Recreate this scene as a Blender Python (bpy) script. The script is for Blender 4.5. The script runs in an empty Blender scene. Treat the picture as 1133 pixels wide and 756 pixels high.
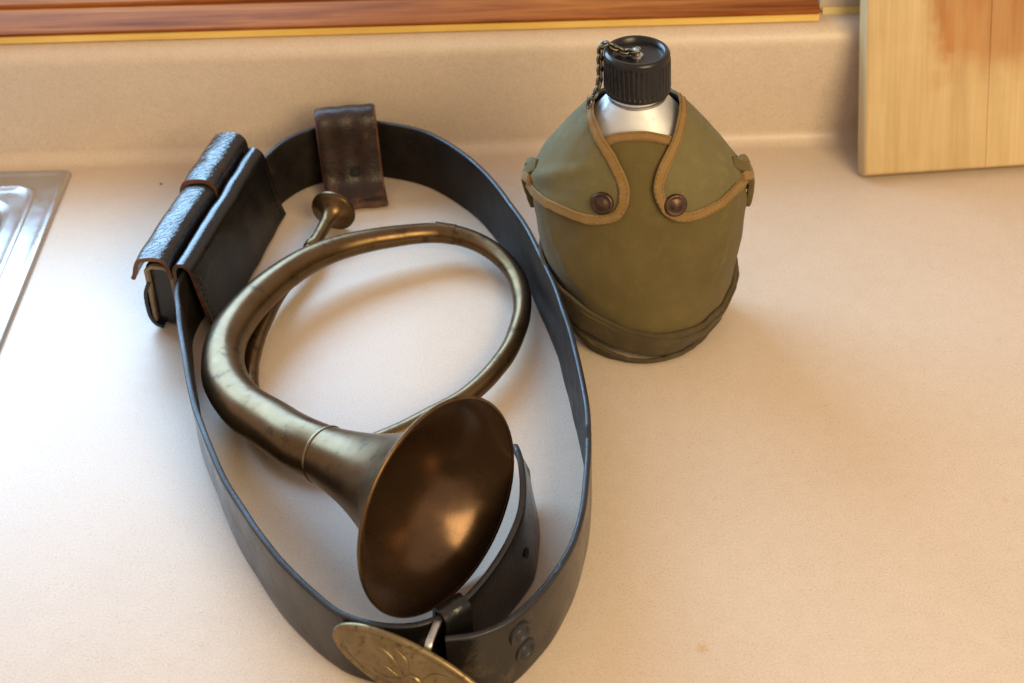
import bpy, bmesh, math, random
from mathutils import Vector, noise, Matrix

random.seed(7)
SC = bpy.context.scene
COL = SC.collection
MM = 0.001            # everything below is written in millimetres, built in metres
R = math.radians

# ------------------------------------------------------------------ camera
cam_d = bpy.data.cameras.new('camera')
cam = bpy.data.objects.new('camera', cam_d)
COL.objects.link(cam)
cam.location = (0, 0, 0.557)
pitch, roll = R(40.0), R(1.62)
fwd = Vector((0, math.cos(pitch), -math.sin(pitch)))
rgt = Vector((1, 0, 0)); upv = rgt.cross(fwd)
r2 = rgt * math.cos(roll) - upv * math.sin(roll)
u2 = upv * math.cos(roll) + rgt * math.sin(roll)
rot = Matrix((r2, u2, -fwd)).transposed()
cam.rotation_euler = rot.to_euler()
cam_d.sensor_width = 36.0
cam_d.lens = 1557.0 / 1133.0 * 36.0
cam_d.clip_start = 0.01
cam_d.clip_end = 50
cam_d.dof.use_dof = True
cam_d.dof.focus_distance = 0.76
cam_d.dof.aperture_fstop = 11
SC.camera = cam

# ------------------------------------------------------------------ world, lamps, exposure
W = bpy.data.worlds.new('World'); SC.world = W; W.use_nodes = True
bg = W.node_tree.nodes['Background']
bg.inputs[0].default_value = (1.0, 0.79, 0.66, 1)
bg.inputs[1].default_value = 0.78

def area(name, loc, target, sx, sy, power, color):
    d = bpy.data.lights.new(name, 'AREA'); d.shape = 'RECTANGLE'; d.size = sx; d.size_y = sy
    d.energy = power; d.color = color
    o = bpy.data.objects.new(name, d); COL.objects.link(o)
    o.location = loc
    o.rotation_euler = (Vector(target) - Vector(loc)).to_track_quat('-Z', 'Y').to_euler()
    return o
area('window_daylight', (-0.56, 1.26, 0.46), (-0.25, 0.50, 0.0), 0.90, 0.50, 21.0, (0.36, 0.66, 1.0))
area('kitchen_lamp', (0.75, -0.55, 1.05), (0.0, 0.75, 0.05), 0.80, 0.80, 27.5, (1.0, 0.79, 0.43))

SC.view_settings.view_transform = 'Standard'
SC.view_settings.look = 'None'
SC.view_settings.gamma = 1.0
SC.view_settings.exposure = 0.0
SC.view_settings.use_curve_mapping = False

# ------------------------------------------------------------------ material helpers
def mat(name):
    m = bpy.data.materials.new(name); m.use_nodes = True
    nt = m.node_tree
    b = nt.nodes['Principled BSDF']
    return m, nt, b
def nd(nt, t, **kw):
    n = nt.nodes.new(t)
    for k, v in kw.items():
        if k.startswith('i_'): n.inputs[k[2:].replace('_', ' ')].default_value = v
        else: setattr(n, k, v)
    return n
def coord(nt, scale=(1, 1, 1), kind='Object'):
    tc = nd(nt, 'ShaderNodeTexCoord'); mp = nd(nt, 'ShaderNodeMapping')
    mp.inputs['Scale'].default_value = scale
    nt.links.new(tc.outputs[kind], mp.inputs['Vector'])
    return mp.outputs['Vector']
def noise_t(nt, vec, scale, detail=4, rough=0.55, dist=0.0):
    n = nd(nt, 'ShaderNodeTexNoise')
    n.inputs['Scale'].default_value = scale; n.inputs['Detail'].default_value = detail
    n.inputs['Roughness'].default_value = rough; n.inputs['Distortion'].default_value = dist
    nt.links.new(vec, n.inputs['Vector'])
    return n.outputs['Fac']
def ramp(nt, fac, stops):
    r = nd(nt, 'ShaderNodeValToRGB')
    e = r.color_ramp.elements
    while len(e) < len(stops): e.new(0.5)
    for i, (p, c) in enumerate(stops):
        e[i].position = p
        e[i].color = (c, c, c, 1) if isinstance(c, (int, float)) else (*c, 1)
    nt.links.new(fac, r.inputs['Fac'])
    return r.outputs['Color']
def mixc(nt, fac, a, b, mode='MIX'):
    m = nd(nt, 'ShaderNodeMix', data_type='RGBA', blend_type=mode)
    for s, v in ((0, fac), (6, a), (7, b)):
        if hasattr(v, 'links') or hasattr(v, 'is_linked'): nt.links.new(v, m.inputs[s])
        elif s == 0: m.inputs[0].default_value = v
        else: m.inputs[s].default_value = (*v, 1)
    return m.outputs[2]
def bump(nt, b, h, strength, dist):
    n = nd(nt, 'ShaderNodeBump'); n.inputs['Strength'].default_value = strength
    n.inputs['Distance'].default_value = dist
    nt.links.new(h, n.inputs['Height']); nt.links.new(n.outputs['Normal'], b.inputs['Normal'])
def link(nt, a, b): nt.links.new(a, b)

M = {}
# laminate worktop
def m_laminate():
    m, nt, b = mat('laminate'); v = coord(nt)
    fine = noise_t(nt, v, 900, 2, 0.6)
    mid = noise_t(nt, v, 120, 4, 0.6)
    big = noise_t(nt, v, 9, 4, 0.55)
    c = ramp(nt, fine, [(0.30, (0.49, 0.375, 0.28)), (0.46, (0.555, 0.445, 0.348)), (0.60, (0.57, 0.462, 0.366)), (0.72, (0.61, 0.51, 0.415))])
    c2 = ramp(nt, mid, [(0.3, (0.95, 0.945, 0.935)), (0.7, (1.0, 1.0, 1.0))])
    c3 = ramp(nt, big, [(0.3, (0.94, 0.93, 0.92)), (0.7, (1.0, 1.0, 1.0))])
    x = mixc(nt, 1.0, c, c2, 'MULTIPLY'); x = mixc(nt, 1.0, x, c3, 'MULTIPLY')
    for sc, lo, col in ((420, 0.10, (0.90, 0.86, 0.82)), (610, 0.085, (1.08, 1.09, 1.10))):
        vo = nd(nt, 'ShaderNodeTexVoronoi'); vo.inputs['Scale'].default_value = sc; link(nt, v, vo.inputs['Vector'])
        vr = nd(nt, 'ShaderNodeTexNoise'); vr.inputs['Scale'].default_value = 85; link(nt, v, vr.inputs['Vector'])
        mk = nd(nt, 'ShaderNodeMath', operation='MULTIPLY'); link(nt, ramp(nt, vo.outputs['Distance'], [(lo * 1.6, 1.0), (lo * 2.6, 0.0)]), mk.inputs[0]); link(nt, ramp(nt, vr.outputs['Fac'], [(0.46, 0.0), (0.56, 1.0)]), mk.inputs[1])
        x = mixc(nt, mk.outputs[0], x, mixc(nt, 1.0, x, col, 'MULTIPLY'))
    # one small dried yellowish drip and a few paler wiped smears
    for (px, py, rad, col) in ((0.0884, 0.4271, 0.0042, (0.93, 0.84, 0.66)), (0.262, 0.52, 0.003, (0.94, 0.88, 0.76))):
        vm = nd(nt, 'ShaderNodeVectorMath', operation='DISTANCE'); nzv = nd(nt, 'ShaderNodeVectorMath', operation='MULTIPLY_ADD')
        tx = nd(nt, 'ShaderNodeTexNoise'); tx.inputs['Scale'].default_value = 260; link(nt, v, tx.inputs['Vector'])
        link(nt, tx.outputs['Color'], nzv.inputs[0]); nzv.inputs[1].default_value = (0.006, 0.006, 0.0); link(nt, v, nzv.inputs[2])
        link(nt, nzv.outputs[0], vm.inputs[0]); vm.inputs[1].default_value = (px + 0.003, py + 0.003, 0)
        mr = nd(nt, 'ShaderNodeMapRange'); link(nt, vm.outputs['Value'], mr.inputs[0]); mr.inputs[1].default_value = rad; mr.inputs[2].default_value = rad * 0.5
        x = mixc(nt, mr.outputs[0], x, mixc(nt, 1.0, x, col, 'MULTIPLY'))
    link(nt, x, b.inputs['Base Color'])
    link(nt, ramp(nt, mid, [(0.2, 0.36), (0.8, 0.48)]), b.inputs['Roughness'])
    b.inputs['Specular IOR Level'].default_value = 0.5
    bump(nt, b, fine, 0.08, 0.0002)
    return m
def m_wood(name, c_dark, c_mid, c_light, axis, rough, patch=None, freq=1.0, spec=0.4):
    m, nt, b = mat(name)
    s = [34 * freq] * 3; s[axis] = 2.4 * freq
    v = coord(nt, tuple(s))
    g = noise_t(nt, v, 1.6, 7, 0.62, 1.6)
    s2 = [420 * freq] * 3; s2[axis] = 9
    fine = noise_t(nt, coord(nt, tuple(s2)), 1.2, 3, 0.6)
    c = ramp(nt, g, [(0.28, c_dark), (0.5, c_mid), (0.72, c_light)])
    c = mixc(nt, 1.0, c, ramp(nt, fine, [(0.3, 0.90), (0.6, 1.0)]), 'MULTIPLY')
    c = mixc(nt, 1.0, c, ramp(nt, noise_t(nt, coord(nt), 16, 5, 0.6, 0.5), [(0.3, (0.90, 0.86, 0.80)), (0.65, (1.0, 1.0, 1.0))]), 'MULTIPLY')
    if patch:
        big = coord(nt); stn = noise_t(nt, coord(nt, (60, 60, 7)), 1.0, 4, 0.6); sep = nd(nt, 'ShaderNodeSeparateXYZ'); link(nt, big, sep.inputs[0])
        nz = noise_t(nt, big, 22, 4, 0.6)
        # a varnish stain with a ragged lower and left edge
        ax = nd(nt, 'ShaderNodeMath', operation='MULTIPLY_ADD'); link(nt, nz, ax.inputs[0]); ax.inputs[1].default_value = 0.05; link(nt, sep.outputs[0], ax.inputs[2])
        az = nd(nt, 'ShaderNodeMath', operation='MULTIPLY_ADD'); link(nt, nz, az.inputs[0]); az.inputs[1].default_value = 0.06; link(nt, sep.outputs[2], az.inputs[2])
        mx = nd(nt, 'ShaderNodeMapRange'); link(nt, ax.outputs[0], mx.inputs[0]); mx.inputs[1].default_value = patch[0]; mx.inputs[2].default_value = patch[0] + 0.014
        mz = nd(nt, 'ShaderNodeMapRange'); link(nt, az.outputs[0], mz.inputs[0]); mz.inputs[1].default_value = patch[1]; mz.inputs[2].default_value = patch[1] + 0.024
        mm = nd(nt, 'ShaderNodeMath', operation='MULTIPLY'); link(nt, mx.outputs[0], mm.inputs[0]); link(nt, mz.outputs[0], mm.inputs[1])
        m2 = nd(nt, 'ShaderNodeMath', operation='MULTIPLY'); link(nt, mm.outputs[0], m2.inputs[0]); link(nt, ramp(nt, stn, [(0.3, 0.55), (0.6, 1.0)]), m2.inputs[1]); mm = m2
        c = mixc(nt, mm.outputs[0], c, mixc(nt, 1.0, c, patch[2], 'MULTIPLY'))
    link(nt, c, b.inputs['Base Color'])
    b.inputs['Roughness'].default_value = rough
    b.inputs['Specular IOR Level'].default_value = spec
    bump(nt, b, fine, 0.25, 0.0004)
    return m
def m_leather(name, c1, c2, wear, rough, wear_amt=0.66, bump_s=0.5, spec=0.5, crackle=False):
    m, nt, b = mat(name); v = coord(nt)
    n1 = noise_t(nt, v, 60, 6, 0.65); n2 = noise_t(nt, v, 700, 3, 0.6); n3 = noise_t(nt, v, 28, 5, 0.7, 0.8)
    c = ramp(nt, n1, [(0.3, c1), (0.7, c2)])
    w = ramp(nt, n3, [(wear_amt, 0.0), (wear_amt + 0.12, 1.0)])
    c = mixc(nt, w, c, wear)
    link(nt, c, b.inputs['Base Color'])
    rr = ramp(nt, n1, [(0.25, max(rough - 0.10, 0.05)), (0.75, rough + 0.14)])
    link(nt, rr, b.inputs['Roughness'])
    b.inputs['Specular IOR Level'].default_value = spec
    h = mixc(nt, 0.5, n2, n1)
    if crackle:
        vo = nd(nt, 'ShaderNodeTexVoronoi', feature='DISTANCE_TO_EDGE'); vo.inputs['Scale'].default_value = 260
        wv = nd(nt, 'ShaderNodeVectorMath', operation='MULTIPLY_ADD'); tn = nd(nt, 'ShaderNodeTexNoise'); tn.inputs['Scale'].default_value = 90; link(nt, v, tn.inputs['Vector'])
        link(nt, tn.outputs['Color'], wv.inputs[0]); wv.inputs[1].default_value = (0.008, 0.008, 0.008); link(nt, v, wv.inputs[2]); link(nt, wv.outputs[0], vo.inputs['Vector'])
        h = mixc(nt, 0.38, h, ramp(nt, vo.outputs['Distance'], [(0.0, 0.0), (0.12, 1.0)]))
    bump(nt, b, h, bump_s, 0.0009)
    return m
def m_metal(name, c1, c2, spot, rough, spot_amt=0.60, scale=30, bump_s=0.12, metallic=1.0):
    m, nt, b = mat(name); v = coord(nt)
    n1 = noise_t(nt, v, scale, 6, 0.62, 0.4); n2 = noise_t(nt, v, scale * 5, 4, 0.65); n3 = noise_t(nt, v, scale * 28, 2, 0.6)
    c = ramp(nt, n1, [(0.32, c1), (0.68, c2)])
    w = ramp(nt, n2, [(spot_amt, 0.0), (spot_amt + 0.12, 0.85)])
    c = mixc(nt, w, c, spot)
    link(nt, c, b.inputs['Base Color'])
    b.inputs['Metallic'].default_value = metallic
    q = mixc(nt, 0.5, n1, n2)
    link(nt, ramp(nt, q, [(0.3, max(rough - 0.08, 0.05)), (0.7, rough + 0.14)]), b.inputs['Roughness'])
    bump(nt, b, mixc(nt, 0.35, n2, n3), bump_s, 0.0006)
    return m
def m_canvas(name, c1, c2, faded, weave=2900, rough=0.92, bs=0.4):
    m, nt, b = mat(name); v = coord(nt)
    n1 = noise_t(nt, v, 26, 5, 0.6); n2 = noise_t(nt, v, 110, 4, 0.65)
    wa = nd(nt, 'ShaderNodeTexWave', wave_type='BANDS', bands_direction='Z'); wb = nd(nt, 'ShaderNodeTexWave', wave_type='BANDS', bands_direction='X')
    for w in (wa, wb):
        w.inputs['Scale'].default_value = weave / 6.28; w.inputs['Distortion'].default_value = 2.6
        w.inputs['Detail'].default_value = 2; link(nt, v, w.inputs['Vector'])
    wv = mixc(nt, 0.5, wa.outputs['Fac'], wb.outputs['Fac'])
    c = ramp(nt, n1, [(0.32, c1), (0.68, c2)])
    c = mixc(nt, ramp(nt, n2, [(0.52, 0.0), (0.75, 0.55)]), c, faded)
    c = mixc(nt, 1.0, c, ramp(nt, wv, [(0.1, 0.74), (0.6, 1.0)]), 'MULTIPLY')
    link(nt, c, b.inputs['Base Color'])
    b.inputs['Roughness'].default_value = rough
    b.inputs['Specular IOR Level'].default_value = 0.25
    b.inputs['Sheen Weight'].default_value = 0.06
    b.inputs['Sheen Roughness'].default_value = 0.5
    bump(nt, b, wv, bs, 0.0004)
    return m

M['laminate'] = m_laminate()
M['trim'] = m_wood('stained_wood', (0.105, 0.025, 0.005), (0.225, 0.062, 0.011), (0.35, 0.115, 0.023), 0, 0.62, spec=0.06)
M['trim_edge'] = m_wood('lit_edge_wood', (0.66, 0.40, 0.085), (0.74, 0.48, 0.12), (0.80, 0.55, 0.17), 0, 0.45)  # yellow of the lit sill nosing put into the wood colour
M['board'] = m_wood('maple', (0.43, 0.29, 0.125), (0.50, 0.35, 0.165), (0.55, 0.40, 0.20), 2, 0.5, patch=(0.066, 0.086, (0.74, 0.44, 0.20)), freq=0.9)
M['wall'], _nt, _b = mat('wall_paint')
_n = noise_t(_nt, coord(_nt), 60, 4); link(_nt, ramp(_nt, _n, [(0.3, (0.42, 0.36, 0.28)), (0.7, (0.47, 0.40, 0.315))]), _b.inputs['Base Color']); _b.inputs['Roughness'].default_value = 0.7
bump(_nt, _b, noise_t(_nt, coord(_nt), 400, 3), 0.3, 0.0005)
M['caulk'], _nt, _b = mat('caulk')
link(_nt, ramp(_nt, noise_t(_nt, coord(_nt), 90, 3), [(0.3, (0.50, 0.37, 0.12)), (0.7, (0.60, 0.46, 0.18))]), _b.inputs['Base Color']); _b.inputs['Roughness'].default_value = 0.5
M['steel'] = m_metal('brushed_steel', (0.52, 0.52, 0.525), (0.56, 0.56, 0.56), (0.50, 0.50, 0.50), 0.30, 0.80, 14, 0.015)
M['leather'] = m_leather('black_leather', (0.004, 0.004, 0.0042), (0.010, 0.0085, 0.008), (0.050, 0.032, 0.020), 0.20, 0.58, 0.45, 0.42)
M['smooth_leather'] = m_leather('smooth_polished_leather', (0.004, 0.004, 0.0042), (0.009, 0.008, 0.008), (0.040, 0.022, 0.013), 0.16, 0.62, 0.35, 0.45)
M['gloss_leather'] = m_leather('polished_black_leather', (0.006, 0.0055, 0.006), (0.012, 0.010, 0.010), (0.035, 0.020, 0.012), 0.18, 0.60, 0.34, 0.45, True)
M['brown_leather'] = m_leather('worn_brown_leather', (0.012, 0.007, 0.005), (0.034, 0.016, 0.010), (0.13, 0.055, 0.028), 0.36, 0.56, 0.24, 0.30, True)
M['leather_in'] = m_leather('leather_flesh_side', (0.008, 0.006, 0.005), (0.018, 0.013, 0.010), (0.045, 0.028, 0.017), 0.50, 0.62, 0.3, 0.16)
M['leather_edge'] = m_leather('dyed_leather_edge', (0.010, 0.010, 0.012), (0.022, 0.021, 0.023), (0.06, 0.04, 0.028), 0.40, 0.62, 0.4, 0.4)
M['raw_edge'] = m_leather('raw_leather_edge', (0.055, 0.022, 0.012), (0.150, 0.062, 0.030), (0.025, 0.013, 0.009), 0.55, 0.52, 0.9, 0.3)
M['pouch_in'] = m_leather('pouch_lining', (0.14, 0.10, 0.065), (0.24, 0.18, 0.12), (0.06, 0.04, 0.03), 0.65, 0.62, 0.6, 0.3)
M['brass'] = m_metal('aged_brass', (0.092, 0.054, 0.023), (0.148, 0.090, 0.040), (0.055, 0.032, 0.016), 0.30, 0.56, 20, 0.08, 0.90)
M['brass_in'] = m_metal('brown_patina_brass', (0.078, 0.041, 0.020), (0.108, 0.059, 0.030), (0.058, 0.029, 0.014), 0.21, 0.62, 16, 0.08, 0.72)
M['solder'] = m_metal('solder_seam', (0.17, 0.115, 0.06), (0.26, 0.19, 0.11), (0.09, 0.06, 0.03), 0.38, 0.6, 80)
M['plate_brass'] = m_metal('stamped_brass', (0.16, 0.112, 0.050), (0.26, 0.19, 0.095), (0.085, 0.055, 0.026), 0.40, 0.56, 60, 0.12, 0.85)
M['iron'] = m_metal('grey_steel', (0.42, 0.40, 0.37), (0.58, 0.55, 0.52), (0.20, 0.16, 0.12), 0.38, 0.6, 90)
M['alu'] = m_metal('dull_aluminium', (0.50, 0.495, 0.49), (0.60, 0.595, 0.59), (0.60, 0.57, 0.53), 0.52, 0.66, 45, 0.08, 0.6)
M['chain'] = m_metal('dark_chain', (0.10, 0.085, 0.06), (0.22, 0.19, 0.14), (0.04, 0.035, 0.03), 0.42, 0.55, 160)
M['snap'] = m_metal('bronze_snap', (0.060, 0.034, 0.023), (0.105, 0.062, 0.042), (0.030, 0.018, 0.013), 0.38, 0.56, 150, 0.12, 0.85)
M['canvas'] = m_canvas('olive_canvas', (0.100, 0.072, 0.022), (0.122, 0.088, 0.028), (0.142, 0.106, 0.038))
M['flap'] = m_canvas('olive_lit_canvas', (0.122, 0.098, 0.038), (0.148, 0.120, 0.050), (0.185, 0.158, 0.078))  # same canvas, greener and paler: cool light from above put into the colour
M['tape'] = m_canvas('ochre_binding_tape', (0.200, 0.112, 0.034), (0.255, 0.150, 0.050), (0.32, 0.215, 0.09), 5200, 0.85, 0.4)
M['web'] = m_canvas('dark_olive_webbing', (0.055, 0.037, 0.014), (0.080, 0.055, 0.021), (0.115, 0.082, 0.036), 3400, 0.88, 0.5)
M['thread'] = m_canvas('waxed_thread', (0.16, 0.085, 0.025), (0.22, 0.12, 0.04), (0.28, 0.18, 0.07), 5200, 0.8, 0.2)
M['bakelite'], _nt, _b = mat('black_bakelite')
_n = noise_t(_nt, coord(_nt), 130, 5, 0.65)
link(_nt, ramp(_nt, _n, [(0.3, (0.006, 0.005, 0.005)), (0.7, (0.014, 0.011, 0.010))]), _b.inputs['Base Color'])
link(_nt, ramp(_nt, _n, [(0.3, 0.22), (0.7, 0.38)]), _b.inputs['Roughness']); _b.inputs['Specular IOR Level'].default_value = 0.35
M['dark'], _nt, _b = mat('hole_shade')  # near-black colour paints the shade within a punched hole
link(_nt, ramp(_nt, noise_t(_nt, coord(_nt), 300, 2), [(0.3, (0.004, 0.003, 0.003)), (0.7, (0.010, 0.008, 0.007))]), _b.inputs['Base Color']); _b.inputs['Roughness'].default_value = 0.9
M['crumb'], _nt, _b = mat('dark_crumb')
link(_nt, ramp(_nt, noise_t(_nt, coord(_nt), 900, 2), [(0.3, (0.10, 0.06, 0.035)), (0.7, (0.18, 0.11, 0.06))]), _b.inputs['Base Color']); _b.inputs['Roughness'].default_value = 0.8

# ------------------------------------------------------------------ object helpers
def origin_of(o):
    v = Vector((0, 0, 0))
    while o is not None:
        v += o.location; o = o.parent
    return v
def tag(o, label=None, cat=None, group=None, kind=None):
    if label: o['label'] = label
    if cat: o['category'] = cat
    if group: o['group'] = group
    if kind: o['kind'] = kind
    return o
def thing(name, loc, label, cat, group=None):
    o = bpy.data.objects.new(name, None); COL.objects.link(o)
    o.empty_display_size = 0.02
    o.location = Vector(loc) * MM
    return tag(o, label, cat, group)
def build(name, verts, faces, mats, parent=None, fm=None, angle=40):
    """verts in world millimetres -> one mesh object"""
    org = origin_of(parent) if parent else Vector((0, 0, 0))
    me = bpy.data.meshes.new(name)
    me.from_pydata([tuple(Vector(v) * MM - org) for v in verts], [], faces)
    if not isinstance(mats, (list, tuple)): mats = [mats]
    for m in mats: me.materials.append(M[m])
    if fm: me.polygons.foreach_set('material_index', fm)
    bm = bmesh.new(); bm.from_mesh(me)
    bmesh.ops.recalc_face_normals(bm, faces=bm.faces)
    bm.to_mesh(me); bm.free()
    me.polygons.foreach_set('use_smooth', [True] * len(me.polygons))
    me.set_sharp_from_angle(angle=R(angle))
    o = bpy.data.objects.new(name, me); COL.objects.link(o)
    o.parent = parent
    return o
def catmull(pts, n=8, closed=False):
    out = []; P = [Vector(p) for p in pts]; L = len(P)
    for i in range(L if closed else L - 1):
        if closed: a, b, c, d = P[(i - 1) % L], P[i], P[(i + 1) % L], P[(i + 2) % L]
        else:
            b, c = P[i], P[i + 1]; a = P[i - 1] if i else b * 2 - c; d = P[i + 2] if i + 2 < L else c * 2 - b
        for k in range(n):
            t = k / n
            out.append(0.5 * ((2 * b) + (c - a) * t + (2 * a - 5 * b + 4 * c - d) * t * t + (3 * b - a - 3 * c + d) * t ** 3))
    if not closed: out.append(P[-1])
    return out
def resample(pts, step):
    out = [pts[0].copy()]; acc = 0.0
    for a, b in zip(pts, pts[1:]):
        L = (b - a).length
        if L < 1e-9: continue
        pos = step - acc
        while pos <= L:
            out.append(a.lerp(b, pos / L)); pos += step
        acc = L - (pos - step)
    if (out[-1] - pts[-1]).length > step * 0.3: out.append(pts[-1].copy())
    return out
def grid_faces(nr, nc, close_c=False, close_r=False, base=0):
    F = []
    for i in range(nr if close_r else nr - 1):
        for j in range(nc if close_c else nc - 1):
            a = base + i * nc + j; b = base + i * nc + (j + 1) % nc
            c = base + ((i + 1) % nr) * nc + (j + 1) % nc; d = base + ((i + 1) % nr) * nc + j
            F.append((a, b, c, d))
    return F
def frames(path):
    T = []
    for i in range(len(path)):
        a = path[max(i - 1, 0)]; b = path[min(i + 1, len(path) - 1)]
        T.append((b - a).normalized())
    n = Vector((0, 0, 1)) if abs(T[0].z) < 0.9 else Vector((1, 0, 0))
    n = (n - T[0] * n.dot(T[0])).normalized(); N = [n]
    for t in T[1:]:
        n = (N[-1] - t * N[-1].dot(t)).normalized(); N.append(n)
    return T, N
def tube_geo(path, radii, seg=24, cap=True):
    T, N = frames(path); V = []
    for p, t, n, r in zip(path, T, N, radii):
        b = t.cross(n)
        for k in range(seg):
            a = 2 * math.pi * k / seg
            V.append(p + (n * math.cos(a) + b * math.sin(a)) * r)
    F = grid_faces(len(path), seg, close_c=True)
    if cap:
        F.append(tuple(range(seg))); F.append(tuple(range((len(path) - 1) * seg, len(path) * seg)))
    return V, F
def axis_basis(d):
    d = Vector(d).normalized(); h = Vector((0, 0, 1)) if abs(d.z) < 0.9 else Vector((0, 1, 0))
    a = d.cross(h).normalized(); return d, a, d.cross(a)
def lathe_geo(o, d, prof, seg=48, cap0=False, cap1=False):
    """prof: (distance along axis, radius)"""
    o = Vector(o); d, a, b = axis_basis(d); V = []
    for s, r in prof:
        for k in range(seg):
            t = 2 * math.pi * k / seg
            V.append(o + d * s + (a * math.cos(t) + b * math.sin(t)) * r)
    F = grid_faces(len(prof), seg, close_c=True)
    if cap0: F.append(tuple(range(seg)))
    if cap1: F.append(tuple(range((len(prof) - 1) * seg, len(prof) * seg)))
    return V, F
def extrude_profile(prof, along, closed=True):
    """prof: list of 3D offset functions is too much: prof = list of (u, w); along = list of (origin, U, W)"""
    V = []
    for o, U, Wv in along:
        for u, w in prof: V.append(Vector(o) + Vector(U) * u + Vector(Wv) * w)
    F = grid_faces(len(along), len(prof), close_c=closed)
    if closed:
        F.append(tuple(range(len(prof)))); F.append(tuple(range((len(along) - 1) * len(prof), len(along) * len(prof))))
    return V, F
def round_rect(w, h, r, n=3):
    out = []
    for cx, cy, a0 in ((w / 2 - r, h / 2 - r, 0), (-w / 2 + r, h / 2 - r, 90), (-w / 2 + r, -h / 2 + r, 180), (w / 2 - r, -h / 2 + r, 270)):
        for k in range(n + 1):
            a = R(a0 + 90 * k / n); out.append((cx + r * math.cos(a), cy + r * math.sin(a)))
    return out
def thick_profile(line, th):
    """open 2D polyline -> closed outline of thickness th with rounded ends"""
    L = [Vector((a, b)) for a, b in line]; l = []; r = []
    for i, p in enumerate(L):
        t = (L[min(i + 1, len(L) - 1)] - L[max(i - 1, 0)]).normalized(); n = Vector((-t.y, t.x))
        l.append(p + n * th / 2); r.append(p - n * th / 2)
    t0 = (L[0] - L[1]).normalized(); t1 = (L[-1] - L[-2]).normalized()
    out = l + [L[-1] + t1 * th * 0.3] + r[::-1] + [L[0] + t0 * th * 0.3]
    return [(p.x, p.y) for p in out]
def smooth2(pts, n=5): return [(p.x, p.y) for p in catmull([Vector((a, b, 0)) for a, b in pts], n)]

# ================================================================== SETTING
# worktop: flat sheet with the sink opening, rolled front nose
V = []; F = []
def quad(x0, x1, y0, y1, z=0):
    b = len(V); V.extend([(x0, y0, z), (x1, y0, z), (x1, y1, z), (x0, y1, z)]); F.append((b, b + 1, b + 2, b + 3))
HX0, HX1, HY0, HY1 = -868, -326, 360, 862      # sink opening
xs = [-1000, HX0, HX1, 700]; ys = [265, HY0, HY1, 875]
for i in range(3):
    for j in range(3):
        if not (i == 1 and j == 1): quad(xs[i], xs[i + 1], ys[j], ys[j + 1])
prof = [(265 - 15 * math.sin(R(a)), -15 + 15 * math.cos(R(a))) for a in range(0, 91, 10)] + [(250, -38)]
b0 = len(V)
for x in (-1000, 700):
    for y, z in prof: V.append((x, y, z))
F += grid_faces(2, len(prof), base=b0)
worktop = tag(build('countertop', V, F, 'laminate'), kind='structure')
# backsplash: coved foot, upright face, rolled top
prof = [(875 + 10 * math.sin(R(a)), 10 - 10 * math.cos(R(a))) for a in range(0, 91, 10)]
prof += [(885, 40), (885, 76)] + [(899 - 14 * math.cos(R(a)), 76 + 14 * math.sin(R(a))) for a in range(10, 91, 10)] + [(911, 90)]
V = []
xs = [-1000 + 50 * i for i in range(35)]
for x in xs:
    for y, z in prof: V.append((x, y, z))
tag(build('backsplash', V, grid_faces(len(xs), len(prof)), 'laminate', worktop))
# wall strip behind, open above the wooden window sill
V = [(224, 910, 60), (700, 910, 60), (700, 910, 420), (224, 910, 420), (224, 1030, 420), (224, 1030, 60), (-1000, 910, 60), (-1000, 910, 94), (224, 910, 94)]
tag(build('wall', V, [(0, 1, 2, 3), (0, 3, 4, 5), (6, 0, 8, 7)], 'wall', angle=20), kind='structure')
V, F = extrude_profile([(-3, 0), (-1, 2.4), (0, 4), (1.5, 4), (1.5, 0)], [((x, 909, 90.05), (0, 1, 0), (0, 0, 1)) for x in (226, 460, 700)])
tag(build('caulk_seam', V, F, 'caulk', bpy.data.objects['wall']))

# wooden window trim above the backsplash
tr = thing('window_sill', (-390, 905, 90), 'reddish brown stained wooden window sill with front edge coloured as if lit above the backsplash', 'window sill')
def bar(name, x0, x1, prof, m, parent):
    V, F = extrude_profile(prof, [((x, 0, 0), (0, 1, 0), (0, 0, 1)) for x in (x0, x0 + 1.2, *[x0 + (x1 - x0) * k / 12 for k in range(1, 12)], x1 - 1.2, x1)])
    n = len(prof)
    cy = sum(p[0] for p in prof) / n; cz = sum(p[1] for p in prof) / n
    for s in (0, len(V) - n):
        for k in range(n): V[s + k] = Vector((V[s + k].x, cy + (V[s + k].y - cy) * 0.9, cz + (V[s + k].z - cz) * 0.9))
    return build(name, V, F, m, parent, angle=35)
bar('edge_strip', -1000, 221, [(896, 90.2), (894.6, 91.4), (894.6, 95.2), (896, 96.4), (909.5, 96.4), (909.5, 90.2)], 'trim_edge', tr)
bar('sill_board', -1000, 221.6, [(894.4, 96.6), (893.6, 97.6), (893.8, 98.8), (895, 99.4), (926, 100.6), (927, 99.9), (929.5, 99.9), (929.5, 96.6)], 'trim', tr)
bar('sash_rail', -1000, 222, [(930, 96.0), (930, 101.6), (931.2, 102.8), (965, 104.5), (967, 106), (968, 118), (1000, 120), (1000, 96)], 'trim', tr)

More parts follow.
